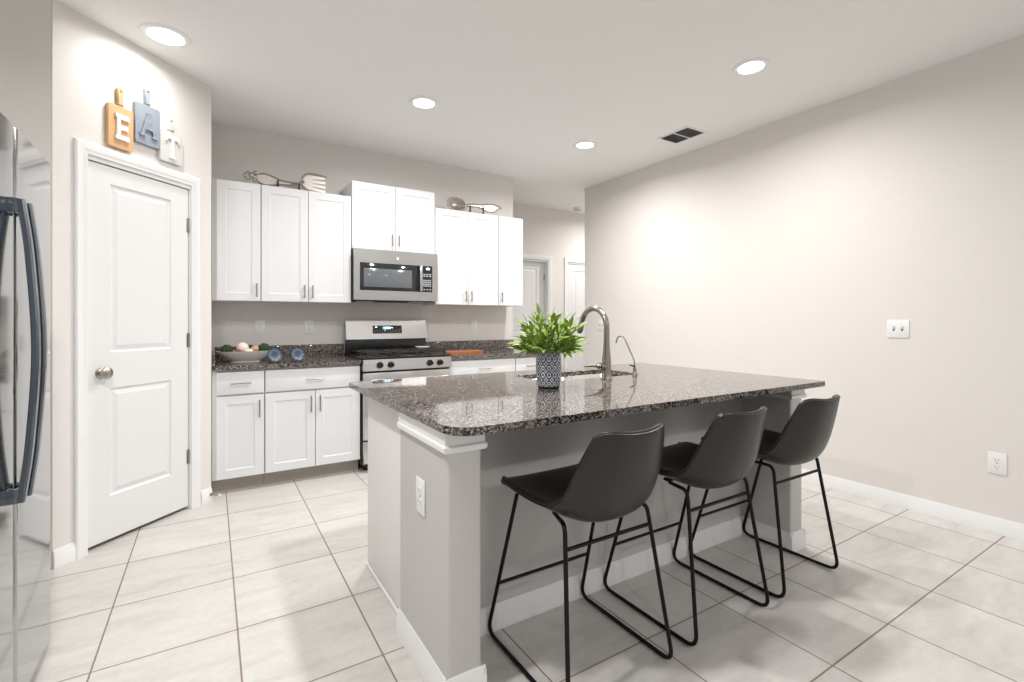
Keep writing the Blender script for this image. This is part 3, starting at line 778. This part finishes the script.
bb_run((.759, 1.66), (2.571, 1.66)); bb_run((2.5845, 1.645), (2.5845, 1.386)); bb_run((2.5845, 1.386), (2.70, 1.386)); bb_run((2.70, 1.386), (2.70, 1.82))
bb.build('baseboard', 'trim', isl)
for x0, x1 in ((.622, .745), (2.5845, 2.70)):
    c = MB()
    prof = [(0, .803), (.008, .803), (.014, .809), (.014, .823), (.008, .829), (.008, .8735), (0, .8735)]
    a0 = [(x0, 1.8195, -1, 0), (x0, 1.386, -1, -1), (x1, 1.386, 1, -1), (x1, 1.655, 1, 0)] if x0 < 1 else [(x0, 1.655, -1, 0), (x0, 1.386, -1, -1), (x1, 1.386, 1, -1), (x1, 1.8195, 1, 0)]
    rings = [[c.bm.verts.new((px+sx*d, py+sy*d, z)) for d, z in prof] for px, py, sx, sy in a0]
    for A, B in zip(rings, rings[1:]):
        for i in range(len(prof)): c.bm.faces.new((A[i], A[(i+1) % len(prof)], B[(i+1) % len(prof)], B[i]))
    c.bm.faces.new(rings[0]); c.bm.faces.new(rings[-1][::-1])
    c.build('cap_moulding', 'trim', isl, angle=25)
MB().box(.660, .678, 1.8205, 2.42, 0.02, .8735, .001).build('side_panel', 'panel', isl)
sh = MB().box(.650, .6598, 1.822, 2.42, .0, .022, .004); sh.build('shoe_moulding', 'trim', isl)
MB().box(2.64, 2.658, 1.8205, 2.42, 0.0, .8735, .001).build('side_panel', 'panel', isl)
MB().box(.6785, 2.6395, 1.8205, 1.84, 0.0, .8735).box(.6785, 2.6395, 2.36, 2.378, .1, .8735).box(.6785, 2.6395, 2.33, 2.345, 0, .1).box(.6785, 2.6395, 1.84, 2.36, .1, .118).build('cabinet_box', 'cab', isl)
for i in range(4):
    a = .682 + i*.4893
    m = MB().panel_slab(.484, .575, .019, [(.058, .426, .058, .517)], slope=.010, depth=.0055)
    m.xform(Matrix.Translation((a+.484, 2.3985, .108)) @ Matrix.Rotation(PI, 4, 'Z'))
    m.build('cabinet_door', 'cab', isl, angle=20)
    MB().box(a, a+.484, 2.379, 2.3985, .692, .853, .0015).build('drawer_front', 'cab', isl)
top = MB().plate(rrect(.600, 2.735, 1.285, 2.565, [.085, .012, .01, .01], 8), .874, .900, holes=[rrect(1.475, 2.165, 2.03, 2.355, .03, 5)])
to = top.build('worktop', 'granite', isl)
bv = to.modifiers.new('edge', 'BEVEL'); bv.width = .004; bv.segments = 2; bv.limit_method = 'ANGLE'; bv.angle_limit = math.radians(60)
# undermount double sink
t = thing('sink', 'stainless undermount double sink set into the island top', 'sink', (0, 0, 0))
for x0, x1 in ((1.468, 1.812), (1.828, 2.172)):
    r0 = rrect(x0, x1, 2.022, 2.355, .04, 6)
    b = MB(); H_ = [(0, .8735), (0, .70), (.012, .675), (.04, .668)]
    rings = []
    cx, cy = (x0+x1)/2, 2.1885
    for ins_, z in H_:
        fx = ((x1-x0)/2-ins_)/((x1-x0)/2); fy = (.1665-ins_)/.1665
        rings.append([b.bm.verts.new((cx+(px-cx)*fx, cy+(py-cy)*fy, z)) for px, py in r0])
    for A, B in zip(rings, rings[1:]):
        for i in range(len(r0)): b.bm.faces.new((A[i], A[(i+1) % len(r0)], B[(i+1) % len(r0)], B[i]))
    b.bm.faces.new(rings[-1])
    bo = b.build('basin', 'sink', t); q = bo.modifiers.new('thickness', 'SOLIDIFY'); q.thickness = .0012; q.offset = 0
    MB().lathe([(0, .6705), (.028, .6705), (.036, .6725), (.043, .6715), (.043, .669), (0, .669)], (cx, cy, 0), 24).build('drain', 'nickel', t)
MB().box(1.8125, 1.8275, 2.024, 2.353, .79, .850, .004).build('divider', 'sink', t)

# faucet
t = thing('faucet', 'brushed nickel gooseneck kitchen faucet behind the plant on the island', 'faucet', (1.808, 1.945, .9005))
MB().lathe([(0, 0), (.031, 0), (.031, .004), (.027, .010), (.025, .04), (.024, .10), (.022, .13), (.018, .165), (.0165, .20), (.0156, .235), (0, .235)], seg=28).build('body', 'faucet', t)
neck = [(0, 0, .22), (0, 0, .27)] + [(0, .104-.104*math.cos(a), .280+.104*math.sin(a)) for a in [PI*j/22 for j in range(21)]]
MB().tube([(x, y, z) for x, y, z in neck], .0155, 14).build('spout', 'faucet', t)
e0 = Vector(neck[-1]); dd = (Vector(neck[-1])-Vector(neck[-2])).normalized()
MB().tube([e0, e0+dd*.01, e0+dd*.05, e0+dd*.062], [.0158, .0175, .0185, .0165], 16).build('spray_head', 'faucet', t)
MB().tube([e0+dd*.0625, e0+dd*.068], .0125, 14).build('spray_nozzle', 'blackplastic', t)
hv = MB().cyl((-.018, 0, .068), (-.050, 0, .072), .0205, 20)
hv.tube([(-.045, 0, .073), (-.085, 0, .078), (-.155, 0.0, .080)], [.015, .0075, .0055], 12)
hv.build('lever_handle', 'faucet', t)
# filtered-water tap
t = thing('water_tap', 'slim nickel filtered-water tap right of the large faucet', 'faucet', (2.062, 1.985, .9005))
MB().lathe([(0, 0), (.016, 0), (.016, .004), (.011, .010), (.011, .038), (.008, .05), (.006, .056), (0, .056)], seg=20).build('body', 'faucet', t)
pp = fillet([(0, 0, .05), (0, .004, .088), (0, .088, .222), (0, .135, .225), (0, .152, .182)], [0, .02, .045, .03, 0], 8)
MB().tube(pp, .0042, 10).build('spout', 'faucet', t)
MB().tube([(0, 0, .053), (-.02, -.004, .058), (-.048, -.008, .064)], [.006, .0045, .0035], 8).build('lever', 'blackplastic', t)

# ------------------------------------------------------------ potted plant on the island
t = thing('potted_plant', 'leafy green plant in a navy and white patterned vase on the island', 'plant', (1.350, 1.846, .9005))
MB().lathe([(.048, .004), (.052, .012), (.056, .035), (.060, .075), (.0605, .10), (.0585, .140), (.055, .168), (.052, .178), (.049, .178), (.051, .160), (.046, .15)], seg=48, uv=True).build('vase', 'vase', t)
MB().lathe([(0, 0), (.048, 0), (.052, .006), (.052, .0115), (0, .0115)], seg=40).build('vase_base', 'blackplastic', t)
MB().lathe([(0, .16), (.03, .158), (.048, .152), (0, .148)], seg=24).build('moss', 'soil', t)
fol = MB(); st = MB()
def leaf(mb, base, d, L, w, droop):
    d = d.normalized(); side = d.cross(Vector((0, 0, 1)))
    if side.length < .05: side = Vector((1, 0, 0))
    side = (Matrix.Rotation(random.uniform(-.7, .7), 3, d) @ side.normalized()); nrm = side.cross(d).normalized()
    rows = []
    n = 7
    for i in range(n+1):
        q = i/n
        c = base + d*L*q + nrm*(-droop*L*q*q) + Vector((0, 0, -droop*L*.5*q*q))
        ww = w*(math.sin(PI*min(q*.92+.08, 1))**.85)*(1-.25*q)
        if i == n: rows.append([mb.bm.verts.new(c)]); continue
        rows.append([mb.bm.verts.new(c-side*ww+nrm*ww*.28), mb.bm.verts.new(c), mb.bm.verts.new(c+side*ww+nrm*ww*.28)])
    for A, B in zip(rows, rows[1:]):
        if len(B) == 1:
            mb.bm.faces.new((A[0], A[1], B[0])); mb.bm.faces.new((A[1], A[2], B[0]))
        else:
            mb.bm.faces.new((A[0], A[1], B[1], B[0])); mb.bm.faces.new((A[1], A[2], B[2], B[1]))
ns = 60
for i in range(ns):
    a = i*2.39996; q = math.sqrt((i+.5)/ns)
    tilt = q*1.45
    d = Vector((math.sin(tilt)*math.cos(a), math.sin(tilt)*math.sin(a), math.cos(tilt)))
    L = random.uniform(.09, .12) + (.062 if q < .6 else .01)
    b0 = Vector((.03*q*math.cos(a), .03*q*math.sin(a), .152))
    tip = b0 + d*L + Vector((0, 0, .012))
    st.tube([b0, (b0+tip)/2 + Vector((0, 0, .008)), tip], .0017, 5)
    for j in range(6):
        f = .40 + .12*j
        p = b0.lerp(tip, f)
        aa = random.uniform(0, 2*PI)
        rnd = Vector((math.cos(aa), math.sin(aa), random.uniform(-.1, .6)))
        ld = d*1.0 + rnd*(.80 if j < 5 else .15)
        leaf(fol, p, ld, random.uniform(.05, .072), random.uniform(.0105, .0145), random.uniform(.0, .35))
fo = fol.build('foliage', 'leaf', t, recalc=False); st.build('stems', 'stem', t)

# ------------------------------------------------------------ bowl with decorative fruit and vegetables
bx, by = .225, 4.27
t = thing('fruit_bowl', 'wide white oval bowl on the left granite worktop', 'bowl', (bx, by, .9005))
MB().lathe([(0, .006), (.085, .004), (.09, 0), (.10, 0), (.10, .006), (.135, .028), (.175, .058), (.196, .080), (.200, .081), (.200, .077), (.178, .052), (.138, .022), (.104, -.0), (0, .0)][:8] + [(.198, .083), (.190, .080), (.170, .060), (.13, .032), (.09, .014), (0, .012)], seg=48, sy=.62).build('bowl', 'bowl', t)
def ball(name, label, cat, x, y, z, r, m, sz=1.0, group=None, leafy=False):
    o = thing(name, label, cat, (bx+x, by+y, .9005+z), 0, group)
    n = 12
    MB().lathe([(r*math.sin(PI*k/n), -r*sz*math.cos(PI*k/n)) for k in range(n+1)], seg=24).build('body', m, o)
    if leafy:
        for ring in range(4):
            lm = MB()
            for k in range(9):
                a = 2*PI*k/9 + ring*.35; el = -.6+ring*.48
                c = Vector((math.cos(a)*math.cos(el), math.sin(a)*math.cos(el), math.sin(el)*sz))*r*.98
                up = Vector((-math.cos(a)*math.sin(el), -math.sin(a)*math.sin(el), math.cos(el)))
                sd = Vector((-math.sin(a), math.cos(a), 0)); out = c.normalized()
                vs = [lm.bm.verts.new(c + p) for p in (-sd*r*.30, out*r*.10, sd*r*.30, up*r*.62+out*r*.10)]
                lm.bm.faces.new((vs[0], vs[1], vs[3])); lm.bm.faces.new((vs[1], vs[2], vs[3])); lm.bm.faces.new((vs[2], vs[0], vs[3])); lm.bm.faces.new((vs[0], vs[2], vs[1]))
            lm.build('scales', m, o)
    else:
        MB().tube([(0, 0, r*sz*.93), (.002, 0, r*sz+.008)], [.0035, .002], 6).build('stem', 'rope', o)
    return o
ball('artichoke', 'dark green artichoke at the left end of the white bowl', 'vegetable', -.125, 0, .090, .042, 'artichoke', .85, leafy=True)
ball('artichoke', 'dark green artichoke at the right end of the white bowl', 'vegetable', .128, 0, .092, .043, 'artichoke', .85, leafy=True)
ball('artichoke', 'green artichoke half hidden behind the cream ball in the bowl', 'vegetable', .035, .055, .088, .036, 'artichoke', .85, leafy=True)
ball('decorative_gourd', 'large cream round gourd heaped highest in the bowl', 'gourd', -.020, .0, .104, .043, 'orb_w')
ball('decorative_gourd', 'small cream round gourd at the front middle of the bowl', 'gourd', .020, -.055, .070, .034, 'orb_w', .9)
ball('decorative_gourd', 'small tan round gourd right of the cream one in the bowl', 'gourd', .064, -.010, .094, .030, 'orb_t', .85)
ball('decorative_gourd', 'maroon round gourd at the front left of the bowl', 'gourd', -.055, -.050, .070, .033, 'orb_r', .8)

# two blue dishes
def dish(label, x, y):
    t = thing('decorative_dish', label, 'dish', (x, y, .9005), .35, 'blue patterned dishes')
    m = MB().lathe([(0, 0), (.02, .0), (.040, -.004), (.054, -.010), (.056, -.013), (.055, -.007), (.040, .002), (.02, .006), (0, .006)], (0, 0, 0), 40, uv=True, axis='y')
    m.xform(Matrix.Translation((0, -.004, .0595)) @ Matrix.Rotation(-.22, 4, 'X'))
    m.build('plate', 'bluedish', t)
    MB().tube([(-.02, -.022, .006), (-.02, .0, .003), (-.02, .045, .003), (0, .02, .06), (.02, .045, .003), (.02, .0, .003), (.02, -.022, .006)], .0025, 6).build('wire_stand', 'frame', t)
    return t
dish('small blue patterned dish standing beside the white bowl', .400, 4.02)
dish('small blue patterned dish standing further from the bowl, nearer the range', .560, 4.03)

# wooden board and spoon rest
t = thing('cutting_board', 'orange-brown wooden board on the worktop right of the range', 'cutting board', (2.03, 4.17, .9005), .08)
bo = MB().plate(rrect(-.21, .21, -.11, .11, [.05, .09, .09, .05], 8), 0, .026, holes=[[(-.175+.012*math.cos(a), .012*math.sin(a)) for a in [2*PI*k/12 for k in range(12)]]]).build('board', 'boardwood', t)
q = bo.modifiers.new('edge', 'BEVEL'); q.width = .005; q.segments = 2; q.limit_method = 'ANGLE'
o = thing('spoon_rest', 'small white spoon rest on the right rear grate of the range', 'spoon rest', (1.675, 4.28, .958))
MB().lathe([(0, .004), (.04, .003), (.05, 0), (.056, 0), (.068, .012), (.070, .013), (.070, .0155), (.062, .013), (.045, .007), (0, .007)], seg=28, sy=.6).build('dish', 'plate', o)

# ------------------------------------------------------------ bar stools
def make_stool():
    root = thing('bar_stool', '', 'bar stool', (0, 0, 0), 0, 'bar stools at the island')
    ctrl = [(.172, .588), (.166, .604), (.13, .606), (.06, .592), (-.02, .573), (-.105, .557), (-.185, .553), (-.246, .588), (-.280, .655), (-.308, .755), (-.335, .868)]
    wid = [.205, .216, .221, .223, .222, .220, .217, .212, .202, .184, .150]
    lift = [.000, .004, .012, .024, .040, .060, .078, .082, .074, .062, .050]
    n = 40; prof = spline([(0, a, b) for a, b in ctrl], n)
    ws = spline([(w, l, 0) for w, l in zip(wid, lift)], n)
    m = MB(); rows = []; us = [-1+2*j/18 for j in range(19)]
    for i in range(n+1):
        p = prof[i]; tng = (prof[min(i+1, n)]-prof[max(i-1, 0)]).normalized()
        nrm = Vector((0, -tng.z, tng.y)) * -1
        nrm = Vector((0, tng.z, -tng.y))        # upward on the seat, forward on the back
        q = i/n
        wv, lv = ws[i].x, ws[i].y
        row = []
        for u in us:
            off = lv*abs(u)**2.4
            # round the outline at the front and the top
            e = 0
            if q > .86: e = -(abs(u)**7)*.030*((q-.86)/.14) + .008*u*u*((q-.86)/.14)
            if q < .12: e = (abs(u)**5)*.030*((.12-q)/.12)
            pt = p + nrm*off + tng*e + Vector((u*wv, 0, 0))
            row.append(m.bm.verts.new(pt))
        rows.append(row)
    for A, B in zip(rows, rows[1:]):
        for j in range(18): m.bm.faces.new((A[j], A[j+1], B[j+1], B[j]))
    edge = [rows[0][j].co.copy() for j in range(19)] + [r[18].co.copy() for r in rows[1:]] + [rows[-1][j].co.copy() for j in range(17, -1, -1)] + [r[0].co.copy() for r in rows[-2:0:-1]]
    sh = m.build('seat_shell', 'leather', root, angle=80)
    so = sh.modifiers.new('thickness', 'SOLIDIFY'); so.thickness = .022; so.offset = 0
    bv = sh.modifiers.new('round', 'BEVEL'); bv.width = .008; bv.segments = 3; bv.limit_method = 'ANGLE'; bv.angle_limit = math.radians(50)
    MB().tube(edge + [edge[0]], .0042, 6, cap=False).build('edge_piping', 'leather', sh)
    R0 = .0075
    for s in (-1, 1):
        pts = fillet([(s*.13, -.05, .545), (s*.186, -.182, .560), (s*.234, -.262, .010), (s*.234, .240, .010), (s*.205, .075, .585)], [0, .035, .055, .055, 0], 8)
        MB().tube(pts, R0, 10).build('sled_leg', 'frame', root)
    # stretchers: front footrest low, rear one high
    MB().tube([(-.226, .178, .22), (.226, .178, .22)], .0065, 10).build('footrest', 'frame', root)
    MB().tube([(-.191, -.190, .485), (.191, -.190, .485)], .0065, 10).build('rear_stretcher', 'frame', root)
    MB().box(-.13, .13, -.045, -.015, .545, .556, .002).build('mounting_bracket', 'frame', root)
    return root
st0 = make_stool()
for i, (x, y, lab) in enumerate(((1.150, 1.412, 'dark leather bar stool nearest the camera, beside the outlet end of the island'),
                                 (1.748, 1.412, 'dark leather bar stool in the middle of the three at the island'),
                                 (2.335, 1.412, 'dark leather bar stool at the far end of the island by the right wall'))):
    o = st0 if i == 0 else copy_tree(st0)
    o.location = (x, y, 0); o['label'] = lab
